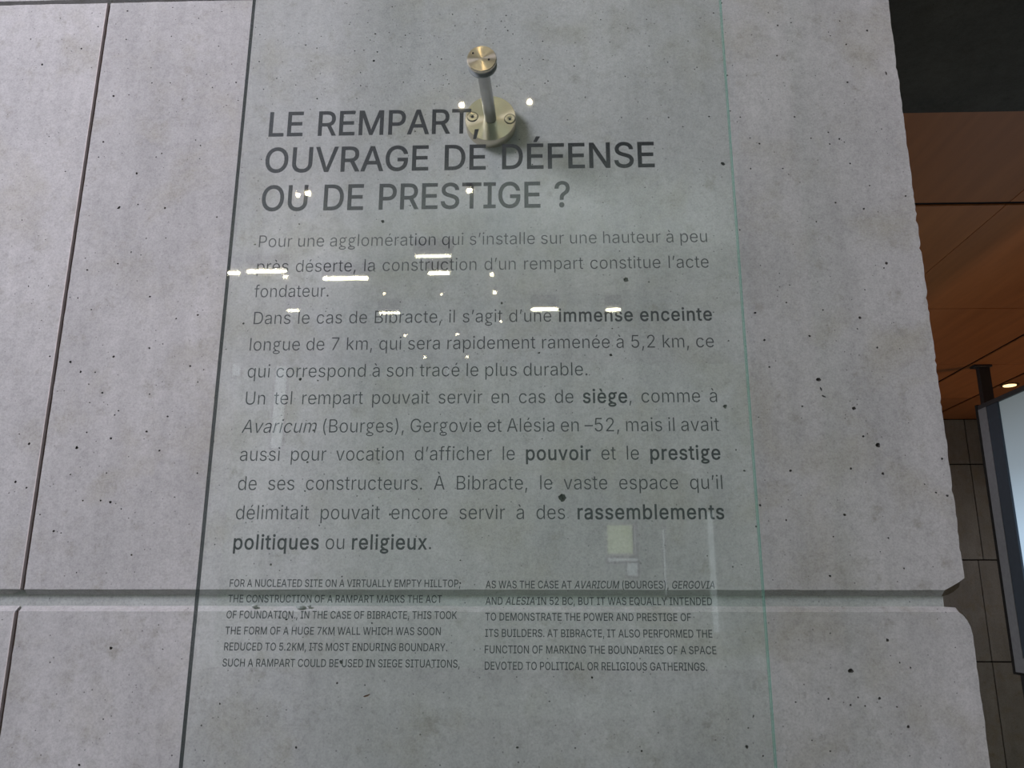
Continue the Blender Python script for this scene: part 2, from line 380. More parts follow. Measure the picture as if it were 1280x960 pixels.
chipf = lambda p: (p[0] > 0.574 and p[1] < 1.5885 and p[1] > Z_GHI-0.004) or (p[0] > 0.604 and p[1] < 1.85)
upper = concrete_panel(fr_, bk_, PD, BD, wall, pits, chip=chipf)
fr_, bk_ = panel_loops(XJ_R-0.003, XR, 0.35, Z_GLO, 0.0006, BV, BV, br=0.0013, seed=12, jag_right=True, corner='high')
lower = concrete_panel(fr_, bk_, PD, BD, wall, pits, chip=lambda p: p[0] > 0.592)
fr_, bk_ = panel_loops(XL, XJ_L, Z_GHI, ZT, 0, BV, 0.001, br=0.0016, seed=22)
concrete_panel(fr_, bk_, 0.23, BD, wall, pits)
fr_, bk_ = panel_loops(XL, XJ_L-0.003, 0.35, Z_GLO, 0, BV, BV, br=0.0016, seed=32)
concrete_panel(fr_, bk_, 0.23, BD, wall, pits)
fr_, bk_ = panel_loops(XJ_R, XR, ZT+0.0085, 3.39, 0.0006, 0.001, 0.0, seed=42, jag_right=True)
concrete_panel(fr_, bk_, PD, BD, wall, [])
fr_, bk_ = panel_loops(XL, XJ_L, ZT+0.0085, 3.39, 0, 0.001, 0.0, br=0.0016, seed=52)
concrete_panel(fr_, bk_, 0.23, BD, wall, [])
for par in wall.children: par.matrix_parent_inverse = wall.matrix_world.inverted() if False else Matrix.Translation(-wall.location)
# sealant strips at the back of the vertical joint
for (z0, z1, dx) in ((Z_GHI-0.001, ZT, 0), (0.36, Z_GLO+0.001, -0.003)):
    box('joint_sealant', XJ_L+dx-0.0018, XJ_R+dx+0.0004, YW+0.0045, YW+0.0110, z0, z1, M_SEAL, wall)
for (z0, z1, dx) in ((Z_GHI+0.001, ZT, 0), (0.36, Z_GLO-0.001, -0.003)):
    box('arris_highlight_fin', XJ_L+dx-0.0012, XJ_L+dx+0.0006, YW-0.0014, YW+0.006, z0, z1, plain('arris_highlight', (0.56, 0.50, 0.49), 0.8), wall, 0.0005)  # added fin; its pale colour paints the lit arris of the joint
# crumbs of mortar left on the groove's lower chamfer
for px, py, s in ((318, 757.5, 0.0048), (376, 759, 0.0066), (386, 757, 0.004), (1039, 763.5, 0.003), (1052, 758, 0.002), (815, 757, 0.0028)):
    q = on_y(px, py, YW+0.004); bm = bmesh.new(); bmesh.ops.create_icosphere(bm, subdivisions=2, radius=s)
    for v in bm.verts:
        v.co *= 1+0.35*noise.noise(v.co*260+Vector((px, 0, 0))); v.co.z *= 0.5; v.co.y *= 0.7
    o = from_bm('mortar_crumb', bm, M_CORE, wall, smooth=True); o.location = q-wall.location

# ---------------------------------------------------------------- structure: the hall around
floor = box('floor', -8, 9, -19, 8, -0.2, 0.0, concrete('floor_screed', (0.25, 0.27, 0.255), (0.21, 0.23, 0.215), (0.20, 0.21, 0.19))); tag(floor, kind='structure')
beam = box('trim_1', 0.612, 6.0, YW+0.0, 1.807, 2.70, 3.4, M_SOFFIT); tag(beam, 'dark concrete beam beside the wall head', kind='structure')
ceil = box('ceiling', 0.612, 6.0, 1.807, 7.45, 3.110, 3.4, M_DARK); tag(ceil, kind='structure')
rows = [1.81, 3.09, 4.335, 5.45, 6.40, 7.18]
gx = [0.30, 0.62, 1.885, 2.90, 3.383, 4.4, 5.4, 5.98]
for j in range(5):
    for i in range(1, 7):
        x0, x1 = gx[i], gx[i+1]
        
        wl = {2: 0.002, 3: 0.013, 4: 0.013}.get(i, 0.004); wr = {1: 0.002, 2: 0.013, 3: 0.013}.get(i, 0.004)
        g0 = 0.016 if j == 1 else 0.004; g1 = 0.014 if j == 0 else 0.004
        box('ceiling_panel', x0+wl, x1-wr, rows[j]+g0, rows[j+1]-g1, 3.1, 3.108, M_WOOD, ceil, 0.0008)
back = box('wall_back', 0.0, 6.0, 7.21, 7.45, 0.0, 3.4, M_DARK); tag(back, kind='structure')
zs = [0.0, 0.29, 1.09, 1.898, 2.703, 3.1]
for k in range(5):
    xs = [0.0, 1.2, 2.42, 3.655, 4.9, 6.0] if k < 3 else [0.0, 1.25, 2.48, 3.70, 4.95, 6.0]
    for i in range(5):
        box('concrete_panel', xs[i]+0.004, xs[i+1]-0.004, 7.18, 7.208, zs[k]+0.005, zs[k+1]-0.005, M_REAR, back, 0.002)
sidew = box('wall_right', 6.0, 6.2, YW, 7.45, 0.0, 3.4, M_REAR); tag(sidew, kind='structure')
hall_ceiling = box('ceiling_hall', -8, 9, -19, YW, 7.6, 7.8, plain('hall_ceiling_paint', (0.66, 0.68, 0.66), 0.8)); tag(hall_ceiling, kind='structure')
hall_wall = box('wall_rear', -8, 9, -19.0, -18.8, 0, 7.6, plain('hall_wall_paint', (0.56, 0.66, 0.60), 0.8)); tag(hall_wall, kind='structure')
hall_right = box('wall_hall_right', 8.8, 9, -18.8, YW, 0, 7.6, plain('hall_side_paint', (0.12, 0.115, 0.105), 0.8)); tag(hall_right, kind='structure')

# ---------------------------------------------------------------- the hanging display panel and its post
XD = 2.452
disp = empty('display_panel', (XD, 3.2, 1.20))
tag(disp, 'white display panel with grey frame hanging at the right edge', 'display')
def dbox(name, x0, x1, y0, y1, z0, z1, m, bev=0.0): return box(name, x0, x1, y0, y1, z0, z1, m, disp, bev)
y0d, y1d, z0d, z1d = 2.2, 4.605, 1.195, 2.62
dbox('backing_plate', XD+0.030, XD+0.055, y0d, y1d, z0d, z1d, M_FRAME, 0.002)
for a in (('frame_rail', y0d, y1d-0.022, z0d+0.012, z0d+0.085, M_GREYF), ('frame_rail', y0d, y1d-0.022, z1d-0.030, z1d-0.006, M_FRAME),
          ('frame_rail', y1d-0.105, y1d-0.022, z0d+0.085, z1d-0.030, M_GREYF)):
    dbox(a[0], XD-0.008, XD+0.030, *a[1:5], a[5], 0.001)
dbox('edge_strip', XD-0.010, XD+0.030, y1d-0.022, y1d, z0d, z1d, M_DARK)
dbox('edge_strip', XD-0.010, XD+0.030, y0d, y1d-0.022, z0d, z0d+0.012, M_DARK)
dbox('inner_frame', XD-0.004, XD+0.030, y1d-0.215, y1d-0.105, z0d+0.085, z1d-0.030, M_NAVY)
dbox('inner_frame', XD-0.004, XD+0.030, y0d, y1d-0.215, z0d+0.085, z0d+0.115, M_NAVY)
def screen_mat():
    M, nt, b = mat('graded_glow_panel'); L = nt.links.new
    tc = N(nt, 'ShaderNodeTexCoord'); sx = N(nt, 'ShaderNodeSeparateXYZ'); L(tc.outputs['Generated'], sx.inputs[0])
    r = ramp(nt, [(0.0, (0.52, 0.70, 0.88)), (0.45, (0.42, 0.56, 0.70)), (0.72, (0.20, 0.25, 0.29)), (1.0, (0.10, 0.12, 0.125))])  # glow painted into the emission, bright at the bottom and fading upwards
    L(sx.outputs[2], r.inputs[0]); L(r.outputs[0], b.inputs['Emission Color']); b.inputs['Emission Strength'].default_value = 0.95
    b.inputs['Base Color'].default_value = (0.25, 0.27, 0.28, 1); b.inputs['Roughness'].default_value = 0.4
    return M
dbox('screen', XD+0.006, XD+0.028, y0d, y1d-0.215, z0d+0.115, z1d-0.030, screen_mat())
post = empty('steel_post', (2.99, 5.49, 2.30)); tag(post, 'dark steel post dropping from the wooden ceiling behind the display panel', 'post')
box('shaft', 2.957, 3.033, 5.46, 5.50, 0.0, 3.095, M_FRAME, post, 0.003)
box('cover_plate', 2.925, 3.04, 5.44, 5.51, 3.085, 3.0995, M_FRAME, post, 0.001)
dl = empty('recessed_downlight', (3.56, 6.0, 3.1)); tag(dl, 'small warm recessed downlight in the wooden ceiling above the display panel', 'lamp')
_d = ray(1262, 481.5); _p = CAM + _d*((3.096-1.55)/_d.z); dl.location = (_p.x, _p.y, 3.1)
def disc(name, r, h, z, m, parent, r2=None):
    bm = bmesh.new(); bmesh.ops.create_cone(bm, cap_ends=True, segments=32, radius1=r, radius2=r2 or r, depth=h)
    o = from_bm(name, bm, m, parent, smooth=True); o.location = (0, 0, z); return o
disc('trim_ring', 0.062, 0.006, -0.003, plain('brown_ring', (0.10, 0.06, 0.035), 0.5), dl)
disc('lamp_lens', 0.044, 0.006, -0.006, plain('warm_lens', (0.5, 0.4, 0.25), 0.4, 0, (1.0, 0.66, 0.30), 2.4), dl)

# ---------------------------------------------------------------- lamps and openings of the hall that the glass mirrors
YG = 1.091                     # front face of the glass
def mirrored(px, py, Z):       # the real spot whose image in the glass is seen along that ray
    d = ray(px, py); t = (Z-1.55)/d.z; p = CAM + d*t
    return Vector((p.x, 2*YG-p.y, Z))
def lit(name, col, s): return plain(name, (0.8, 0.8, 0.75), 0.5, 0, col, s)
M_TUBE = lit('warm_tube_light', (1.0, 0.86, 0.60), 90.0)
M_TUBE2 = lit('dim_tube_light', (1.0, 0.88, 0.66), 26)
M_BULB = lit('warm_bulb', (1.0, 0.80, 0.55), 150.0)
M_BULB2 = lit('dim_bulb', (1.0, 0.80, 0.55), 40.0)
TUBE_AT = ('at the left edge of the glass, level with the second text line', 'across the first word of the second text line', 'just above and right of the one-word third line', 'over the second text line, fainter and higher of the two stacked there',
           'over the second text line, lower and shorter of the two stacked there', 'just left of the first bold words', 'above the first bold words', 'faint, above the start of the fourth text line', 'faint, above the middle of the fourth text line')
for ti, (xa, xb, py, m_) in enumerate(((281, 299, 341, M_TUBE), (309, 358, 339, M_TUBE), (404, 460, 348, M_TUBE), (519, 564, 320, M_TUBE2), (536, 562, 341, M_TUBE),
                   (665, 697, 386.5, M_TUBE), (758, 775, 387, M_TUBE), (359, 374, 388, M_TUBE2), (474, 500, 391, M_TUBE2))):
    a, b_ = mirrored(xa, py, 7.30), mirrored(xb, py, 7.30)
    t = empty('tube_lamp', ((a.x+b_.x)/2, a.y, 7.30)); L_ = abs(b_.x-a.x)
    tag(t, 'tube lamp mirrored '+TUBE_AT[ti], 'lamp', 'tube lamps mirrored in the glass')
    box('tube', t.location.x-L_/2, t.location.x+L_/2, a.y-0.02, a.y+0.02, 7.28, 7.315, m_, t, 0.01)
    box('housing', t.location.x-L_/2-0.03, t.location.x+L_/2+0.03, a.y-0.05, a.y+0.05, 7.33, 7.598, M_FRAME, t, 0.004)
SPOT_AT = ('left of the steel flange', 'right of the steel flange', 'inside the letter U of the third heading line', 'on the right stem of the U, third heading line', 'in the middle of the third heading line', 'under the first word of the second text line',
           'under the middle of the second text line', 'right of centre, between the second and fourth text lines', 'faint, above the middle of the fifth text line', 'faint, over the right half of the fifth text line', 'faint, centre, level with the one-word third line', 'faint, right beside the one-word third line',
           'faint, right of centre under the fourth text line', 'faint, under the fifth text line, left one', 'faint, under the fifth text line, right one')
for si, (px, py, s, m_) in enumerate(((577, 130, 1.0, M_BULB), (662, 126, 1.0, M_BULB), (372.5, 242.5, .8, M_BULB), (385, 240.5, 1.1, M_BULB), (587, 237, 1.1, M_BULB), (357, 345, .7, M_BULB),
                  (615, 342, .7, M_BULB), (618.5, 365, .6, M_BULB), (506.5, 418.5, .6, M_BULB2), (571.5, 417, .7, M_BULB2), (552, 367, .5, M_BULB2), (480, 366, .5, M_BULB2),
                  (626, 401, .6, M_BULB2), (531, 446, .6, M_BULB2), (584, 445, .6, M_BULB2))):
    a = mirrored(px, py, 7.5); Lr = (a-Vector((CAM.x, 2*YG-CAM.y, CAM.z))).length; r = 0.0026*s*Lr
    t = empty('spot_lamp', a); tag(t, 'spot lamp mirrored as a dot '+SPOT_AT[si], 'lamp', 'spot lamps mirrored in the glass')
    disc('bulb', r, 0.02, -0.012, m_, t); disc('can', r*1.4, 0.098, 0.05, M_FRAME, t)
# glazed openings in the rear hall wall, mirrored low in the glass
def rear(px, py):
    d = ray(px, py); t = (2*YG+18.8)/d.y; p = CAM + d*t; return p.x, p.z
wn = 1
M_LEAF = lit('window_greenery', (0.62, 0.76, 0.30), 1.05); M_SKY = lit('window_sky', (0.80, 0.90, 1.0), 0.9)
for xa, xb, ya, yb, m_ in ((759, 791, 657, 692, M_LEAF), (784, 797, 704, 720, M_SKY), (760, 797, 698, 701.5, M_SKY), (792.6, 795, 657, 692, M_SKY), (830, 831.5, 660, 745, M_SKY), (890, 892, 640, 790, M_SKY),
                       (300, 420, 396, 412, M_SKY), (430, 540, 402, 410, M_SKY), (560, 690, 398, 406, M_SKY), (350, 352, 410, 560, M_SKY), (297, 300, 400, 470, M_SKY), (560, 561.5, 410, 470, M_SKY), (700, 880, 420, 428, M_SKY)):
    x0, z1 = rear(xa, ya); x1, z0 = rear(xb, yb)
    w_ = box('window_%d' % wn, x0-0.06, x1+0.06, -18.8, -18.77, z0-0.06, z1+0.06, M_WHITE if m_ is M_LEAF else M_FRAME); tag(w_, kind='structure'); wn += 1
    sc_ = 1.0 if xa > 700 and ya > 600 else 0.35
    box('pane', x0, x1, -18.768, -18.76, z0, z1, m_ if sc_ == 1.0 else M_SKY, w_)

# ---------------------------------------------------------------- the glass panel and its lettering
XG0, XG1, TG = -0.4455, 0.2835, 0.010
glass = empty('glass_sign', (-0.08, YG, 1.15))
tag(glass, 'clear greenish glass text panel held in front of the concrete wall', 'sign')
box('pane', XG0+0.0008, XG1-0.0008, YG, YG+TG, 1.15, 2.72, M_GLASS, glass)
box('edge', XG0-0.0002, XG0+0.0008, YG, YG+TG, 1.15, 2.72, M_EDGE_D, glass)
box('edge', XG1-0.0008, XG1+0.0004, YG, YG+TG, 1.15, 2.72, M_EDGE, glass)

GLYPHS = {
' ':[188,[]],
'(':[273,[[89,207,92,264,101,324,114,384,132,441,153,494,177,539,236,539,212,485,191,428,174,370,161,313,154,258,151,207,154,161,160,115,172,67,188,16,209,-38,236,-96,177,-96,139,-21,111,55,95,131]]],
')':[273,[[37,-96,64,-37,86,18,102,69,113,116,120,162,122,207,119,258,112,313,99,370,82,428,62,485,37,539,97,539,121,494,142,441,159,384,173,323,181,264,184,207,178,130,161,53,134,-22,97,-96]]],
',':[188,[[38,-119,68,71,137,71,84,-119]]],
'.':[188,[[95,-4,78,-1,63,9,53,24,50,41,53,59,63,73,78,83,95,87,113,83,128,73,138,59,141,41,138,24,128,9,113,-1]]],
'2':[453,[[64,0,64,47,234,229,282,282,299,305,311,327,318,348,320,371,317,397,308,419,293,436,273,449,250,457,224,460,196,457,172,447,153,433,139,413,130,390,127,362,66,362,71,405,86,442,111,473,143,496,182,511,225,516,268,511,306,497,337,474,361,445,376,411,381,372,378,345,371,318,357,290,336,259,267,180,153,60,153,57,389,57,389,0]]],
'5':[453,[[221,-7,178,-2,140,11,108,32,83,60,66,93,60,130,122,130,127,108,138,89,154,73,173,60,196,52,221,50,250,53,276,64,298,82,314,104,324,131,328,162,324,193,314,221,297,244,275,262,248,273,218,277,192,275,167,268,145,258,128,246,67,253,96,509,366,509,366,452,151,452,134,301,136,301,155,315,178,325,203,331,229,334,263,330,294,321,321,306,345,285,364,260,379,231,388,199,391,163,385,117,369,76,343,41,309,15,268,-1]]],
'7':[453,[[97,0,323,448,323,452,62,452,62,509,391,509,391,449,165,0]]],
'?':[358,[[132,152,132,159,134,200,141,230,153,252,168,269,209,298,230,314,247,334,258,357,262,384,259,406,250,425,237,441,220,452,200,459,178,462,157,459,137,453,120,441,106,425,96,404,92,378,27,378,33,418,49,452,73,479,103,499,138,511,178,516,219,511,255,498,284,478,306,451,319,418,324,382,319,344,306,311,284,284,254,261,219,235,207,221,200,205,195,185,194,158,194,152],[164,-4,146,-1,131,9,121,24,118,41,121,58,131,73,146,83,164,86,181,83,196,73,206,58,209,41,206,24,196,9,181,-1]]],
'A':[480,[[16,0,201,509,276,509,463,0,395,0,287,302,264,372,232,478,245,478,213,371,191,302,85,0],[110,142,110,199,370,199,370,142]]],
'B':[456,[[60,0,60,509,241,509,289,504,329,491,359,469,381,442,394,410,398,374,395,344,387,320,373,301,356,286,336,275,315,267,315,262,339,257,363,245,385,227,402,203,414,173,418,136,413,100,400,67,377,39,344,18,301,4,247,0],[125,57,245,57,296,63,330,80,349,105,355,137,352,161,342,184,327,203,306,218,279,228,248,231,125,231],[125,285,238,285,265,288,288,296,308,309,323,326,333,348,336,372,330,403,313,429,283,446,240,452,125,452]]],
'C':[510,[[267,-7,205,1,150,25,104,63,70,115,48,179,40,254,48,329,70,393,104,445,150,484,205,508,267,516,305,513,340,504,373,490,402,471,427,447,448,418,463,385,473,348,408,348,401,373,389,395,375,413,357,428,337,440,315,449,292,454,267,456,223,450,184,432,150,403,125,364,109,314,103,254,109,194,125,145,151,105,184,76,223,59,267,53,292,55,315,60,337,69,357,81,375,96,389,114,401,136,408,160,473,160,463,124,448,91,428,62,402,38,373,19,341,5,305,-4]]],
'D':[502,[[219,0,96,0,96,57,215,57,272,63,318,81,354,110,379,149,394,198,399,255,394,312,379,361,354,399,320,428,275,446,221,452,93,452,93,509,225,509,294,501,353,478,399,441,433,391,455,329,462,255,455,181,433,119,398,68,351,31,291,8],[125,509,125,0,60,0,60,509]]],
'E':[419,[[60,0,60,509,372,509,372,452,125,452,125,286,355,286,355,229,125,229,125,57,375,57,375,0]]],
'F':[410,[[60,0,60,509,369,509,369,452,125,452,125,278,346,278,346,221,125,221,125,0]]],
'G':[520,[[269,-7,205,1,149,25,104,64,69,116,47,179,40,254,47,329,69,393,103,445,149,484,203,508,265,516,304,513,340,504,374,489,403,469,429,445,449,416,465,384,474,349,408,349,399,372,387,393,373,411,356,427,337,439,315,448,291,454,265,456,222,450,183,432,150,404,125,364,109,314,103,254,109,194,125,145,151,105,184,76,224,59,269,53,309,57,345,71,374,93,396,123,410,160,415,202,434,199,283,199,283,256,478,256,478,200,471,141,451,91,419,50,377,19,326,0]]],
'H':[517,[[60,0,60,509,125,509,125,289,392,289,392,509,457,509,457,0,392,0,392,232,125,232,125,0]]],
'I':[300,[[31,0,31,57,118,57,118,452,31,452,31,509,269,509,269,452,183,452,183,57,269,57,269,0]]],
'J':[396,[[185,-7,124,3,75,33,44,81,33,145,33,173,98,173,98,145,104,104,122,74,149,56,185,50,220,56,248,74,266,104,272,145,272,509,336,509,336,145,326,81,294,33,246,3]]],
'K':[467,[[104,145,104,216,139,261,174,303,212,344,364,509,448,509,231,276,228,276],[60,0,60,509,125,509,125,334,124,225,125,193,125,0],[372,0,188,259,228,309,449,0]]],
'L':[393,[[60,0,60,509,125,509,125,57,361,57,361,0]]],
'M':[628,[[60,0,60,509,152,509,277,187,287,159,299,123,311,84,322,49,307,49,318,83,330,121,342,158,352,187,476,509,568,509,568,0,504,0,504,291,504,327,505,369,506,413,507,457,513,457,498,409,482,363,467,322,456,291,342,0,286,0,170,291,159,321,145,361,129,408,112,457,119,457,120,416,121,372,122,328,122,291,122,0]]],
'N':[523,[[60,0,60,509,136,509,343,183,363,151,388,107,414,55,405,54,401,108,399,157,399,195,399,509,463,509,463,0,387,0,202,290,177,331,148,381,108,452,119,454,122,384,124,328,125,291,125,0]]],
'O':[533,[[267,-7,205,1,150,25,105,63,70,115,48,179,40,254,48,329,70,393,105,445,150,484,205,508,267,516,329,508,384,484,429,445,464,393,486,329,493,254,486,179,464,115,429,63,384,25,329,1],[267,53,310,59,349,76,383,105,408,144,425,194,430,254,425,314,408,365,383,404,349,433,310,450,267,456,223,450,184,433,151,404,125,364,109,314,103,254,109,194,125,144,151,105,184,76,223,59]]],
'P':[445,[[60,0,60,509,235,509,289,503,332,487,366,462,390,430,404,391,409,348,404,304,390,265,366,233,332,207,289,191,235,186,109,186,109,242,233,242,269,246,297,256,318,272,333,294,342,319,344,348,342,376,333,402,318,423,297,439,268,449,232,452,125,452,125,0]]],
'Q':[533,[[245,159,313,159,369,85,384,65,468,-48,401,-48,346,27,331,46],[267,-7,205,1,150,25,105,63,70,115,48,179,40,254,48,329,70,393,105,445,150,484,205,508,267,516,329,508,384,484,429,445,464,393,486,329,493,254,486,179,464,115,429,63,384,25,329,1],[267,53,310,59,349,76,383,105,408,144,425,194,430,254,425,314,408,365,383,404,349,433,310,450,267,456,223,450,184,433,151,404,125,364,109,314,103,254,109,194,125,144,151,105,184,76,223,59]]],
'R':[449,[[60,0,60,509,236,509,290,504,333,489,367,465,390,433,405,395,409,352,405,309,390,271,367,240,333,217,289,203,236,198,96,198,96,255,234,255,269,258,298,267,319,281,334,300,342,324,345,352,342,380,334,405,319,425,298,440,269,449,233,452,125,452,125,0],[353,0,230,229,303,229,428,0]]],
'S':[447,[[224,-9,172,-4,128,9,91,31,64,60,46,96,38,137,104,137,110,110,123,88,142,71,166,59,194,52,224,49,257,52,286,60,311,74,329,92,341,114,346,139,342,161,332,179,316,193,296,205,245,222,184,239,128,260,86,289,60,326,52,372,58,413,75,448,102,476,138,498,180,511,227,516,275,511,316,498,351,476,377,449,394,415,401,378,337,378,326,412,302,437,267,453,225,459,194,456,167,448,145,435,129,418,118,398,115,376,119,352,131,334,148,319,169,308,212,293,264,279,312,264,336,252,359,238,379,220,395,198,405,171,408,139,403,99,386,64,360,34,323,11,278,-4]]],
'T':[449,[[32,452,32,509,417,509,417,452,257,452,257,0,193,0,193,452]]],
'U':[517,[[259,-8,203,-2,154,15,114,43,85,80,66,124,60,173,60,509,124,509,124,178,128,144,141,113,160,87,187,68,220,56,259,52,298,56,331,68,357,87,377,113,389,144,393,178,393,509,457,509,457,173,451,124,433,80,403,43,363,15,315,-2]]],
'V':[480,[[204,0,16,509,84,509,192,206,215,137,248,31,235,31,267,138,290,206,395,509,463,509,278,0]]],
'W':[686,[[155,0,16,509,82,509,163,196,175,145,187,94,197,40,189,40,200,94,211,145,224,196,306,509,380,509,462,196,474,145,486,94,497,40,488,40,499,94,510,145,523,196,603,509,670,509,530,0,455,0,368,323,351,391,336,475,350,475,335,395,318,323,230,0]]],
'X':[474,[[18,0,217,284,217,236,29,509,104,509,178,400,204,361,223,329,243,292,232,292,252,329,272,361,298,400,374,509,446,509,259,239,259,287,456,0,382,0,292,129,268,165,250,195,230,231,244,231,225,196,206,166,182,129,91,0]]],
'Y':[472,[[203,0,203,208,16,509,91,509,192,344,222,292,250,230,224,230,251,293,280,344,381,509,455,509,268,208,268,0]]],
'Z':[438,[[42,0,42,46,273,385,306,431,341,476,348,454,285,452,223,452,40,452,40,509,397,509,397,462,169,129,134,81,97,33,90,54,152,57,214,57,399,57,399,0]]],
'a':[389,[[160,-9,126,-5,94,5,68,22,48,45,35,73,30,108,34,138,43,161,58,179,78,193,100,203,125,211,178,220,234,227,252,230,265,235,273,243,276,255,276,257,273,279,267,297,256,311,240,322,220,329,196,331,171,329,149,322,132,313,118,301,107,288,100,274,41,291,57,322,79,346,104,364,133,375,163,382,194,384,239,379,263,372,286,360,306,343,322,320,333,290,337,251,337,0,277,0,277,52,272,52,252,25,236,12,215,1,190,-6],[170,45,202,49,228,59,248,74,263,93,272,115,276,138,276,190,259,182,231,176,200,171,175,168,134,159,117,150,103,139,95,124,92,105,94,87,102,72,114,61,130,52,149,47]]],
'b':[424,[[229,-8,198,-5,172,4,153,17,138,31,118,59,112,59,112,0,53,0,53,509,114,509,114,319,118,319,137,346,152,360,171,373,197,381,229,384,274,378,313,361,345,332,370,293,385,245,390,189,385,133,370,84,346,45,313,16,274,-2],[220,47,253,51,279,66,301,88,316,117,325,151,328,189,325,227,316,261,301,290,280,311,253,325,220,330,188,325,161,312,140,291,125,263,116,229,113,189,116,150,125,115,140,86,162,65,188,51]]],
'c':[396,[[207,-8,159,-2,117,16,82,46,56,85,40,133,34,187,40,243,56,291,82,330,117,360,159,378,207,384,234,383,260,377,284,368,305,356,324,341,340,322,353,301,362,277,303,262,290,289,270,311,242,325,207,330,173,325,145,310,124,287,108,258,99,224,96,187,99,151,108,117,124,89,145,66,173,51,207,46,243,52,271,66,292,89,304,117,363,102,354,78,341,56,325,37,306,21,285,9,261,-1,235,-6]]],
'd':[424,[[195,-8,151,-2,111,16,79,45,55,84,39,133,34,189,39,245,55,293,79,332,112,361,151,378,196,384,228,381,253,373,272,360,287,346,306,319,311,319,311,509,372,509,372,0,313,0,313,59,307,59,287,31,272,17,252,4,227,-5],[205,47,236,51,263,65,284,86,299,115,309,150,312,189,309,229,300,263,284,291,263,312,237,325,205,330,172,325,145,311,124,290,108,261,99,227,96,189,99,151,109,117,124,88,145,66,172,51]]],
'e':[404,[[212,-8,161,-2,117,16,82,46,56,85,40,132,34,187,39,242,55,290,81,329,115,359,157,378,205,384,236,382,266,374,294,361,319,341,341,315,357,282,368,242,371,194,371,169,75,169,75,221,338,221,310,202,307,237,298,269,283,294,263,314,237,326,205,330,173,326,146,313,125,294,109,270,99,241,96,211,96,178,100,139,110,106,128,80,151,61,179,50,212,46,234,48,254,53,271,61,285,73,297,88,306,105,365,91,353,63,335,39,311,19,283,4,249,-5]]],
'f':[254,[[228,379,228,327,6,327,6,379],[81,0,81,432,84,461,96,486,113,505,135,519,161,527,187,530,222,527,243,521,227,468,215,472,195,474,171,470,154,460,145,443,142,419,142,0]]],
'g':[425,[[207,-151,168,-148,134,-140,105,-127,82,-110,64,-91,51,-69,101,-41,122,-66,136,-78,154,-88,178,-95,207,-97,249,-92,282,-75,304,-47,311,-6,311,68,306,68,287,41,272,28,252,16,227,8,195,5,152,10,113,27,80,53,55,90,39,136,34,191,39,246,55,293,80,332,112,361,152,378,196,384,228,382,253,373,273,360,288,346,308,319,313,319,313,379,372,379,372,-9,367,-54,350,-90,324,-117,291,-136,251,-147],[205,59,237,63,264,75,285,95,300,121,309,154,312,193,309,231,300,264,285,291,264,312,237,325,205,330,172,325,145,312,124,290,109,262,99,229,96,193,99,155,109,123,124,96,145,76,172,63]]],
'h':[410,[[114,227,114,0,53,0,53,509,114,509,114,287,102,287,124,332,152,362,187,379,227,384,264,380,295,369,321,349,341,321,353,285,357,240,357,0,296,0,296,235,290,275,273,304,246,323,210,329,184,326,161,317,141,303,126,283,117,257]]],
'i':[167,[[53,0,53,379,114,379,114,0],[84,443,67,446,54,455,44,468,41,483,44,499,54,512,67,521,84,524,100,521,114,512,123,499,126,483,123,468,114,455,100,446]]],
'k':[381,[[110,137,110,212,121,212,284,379,360,379,184,199,177,199],[53,0,53,509,114,509,114,0],[294,0,148,186,191,229,372,0]]],
'l':[175,[[57,0,57,515,118,515,118,0]]],
'm':[610,[[53,0,53,379,112,379,112,295,108,295,118,323,132,346,151,363,172,376,195,384,219,386,257,380,287,361,309,331,321,295,312,295,322,321,337,343,357,361,381,375,407,383,437,386,468,383,497,372,522,354,541,328,553,296,557,255,557,0,496,0,496,254,490,289,473,313,447,326,419,330,395,328,374,320,358,307,345,290,338,270,335,247,335,0,274,0,274,260,269,288,253,311,229,326,199,330,178,328,158,320,140,307,126,289,117,266,114,238,114,0]]],
'n':[410,[[114,227,114,0,53,0,53,379,112,379,112,287,102,287,124,332,152,362,187,379,227,384,264,380,295,369,321,349,341,321,353,285,357,240,357,0,296,0,296,235,290,275,273,304,246,323,210,329,184,326,161,317,141,303,126,283,117,257]]],
'o':[415,[[207,-8,159,-2,117,16,82,46,56,85,40,133,34,187,40,243,56,291,82,330,117,360,159,378,207,384,256,378,299,360,333,330,359,291,376,243,381,187,376,133,359,85,333,46,299,16,256,-2],[207,46,242,51,270,66,292,89,307,117,316,151,319,187,316,224,307,258,292,287,270,310,242,325,207,330,173,325,145,310,124,287,108,258,99,224,96,187,99,151,108,117,124,89,145,66,173,51]]],
'p':[424,[[53,-143,53,379,112,379,112,319,118,319,137,346,152,360,171,373,197,381,229,384,274,378,313,361,345,332,370,293,385,245,390,189,385,133,370,84,346,45,313,16,274,-2,229,-8,198,-5,173,4,153,17,138,31,118,59,114,59,114,-143],[220,47,253,51,279,66,301,88,316,117,325,151,328,189,325,227,316,261,301,290,280,311,253,325,220,330,188,325,161,312,140,291,125,263,116,229,113,189,116,150,125,115,140,86,162,65,188,51]]],
'q':[424,[[372,-143,311,-143,311,59,306,59,287,31,272,17,252,4,227,-5,195,-8,151,-2,111,16,79,45,55,84,39,133,34,189,39,245,55,293,79,332,112,361,151,378,196,384,228,381,253,373,272,360,287,346,307,319,313,319,313,379,372,379],[205,47,236,51,263,65,284,86,299,115,309,150,312,189,309,229,300,263,284,291,263,312,237,325,205,330,172,325,145,311,124,290,108,261,99,227,96,189,99,151,109,117,124,88,145,66,172,51]]],
'r':[259,[[53,0,53,379,112,379,112,321,115,321,130,347,152,367,181,380,213,385,229,384,243,384,243,322,230,324,207,326,182,323,159,315,140,301,126,284,117,262,114,237,114,0]]],
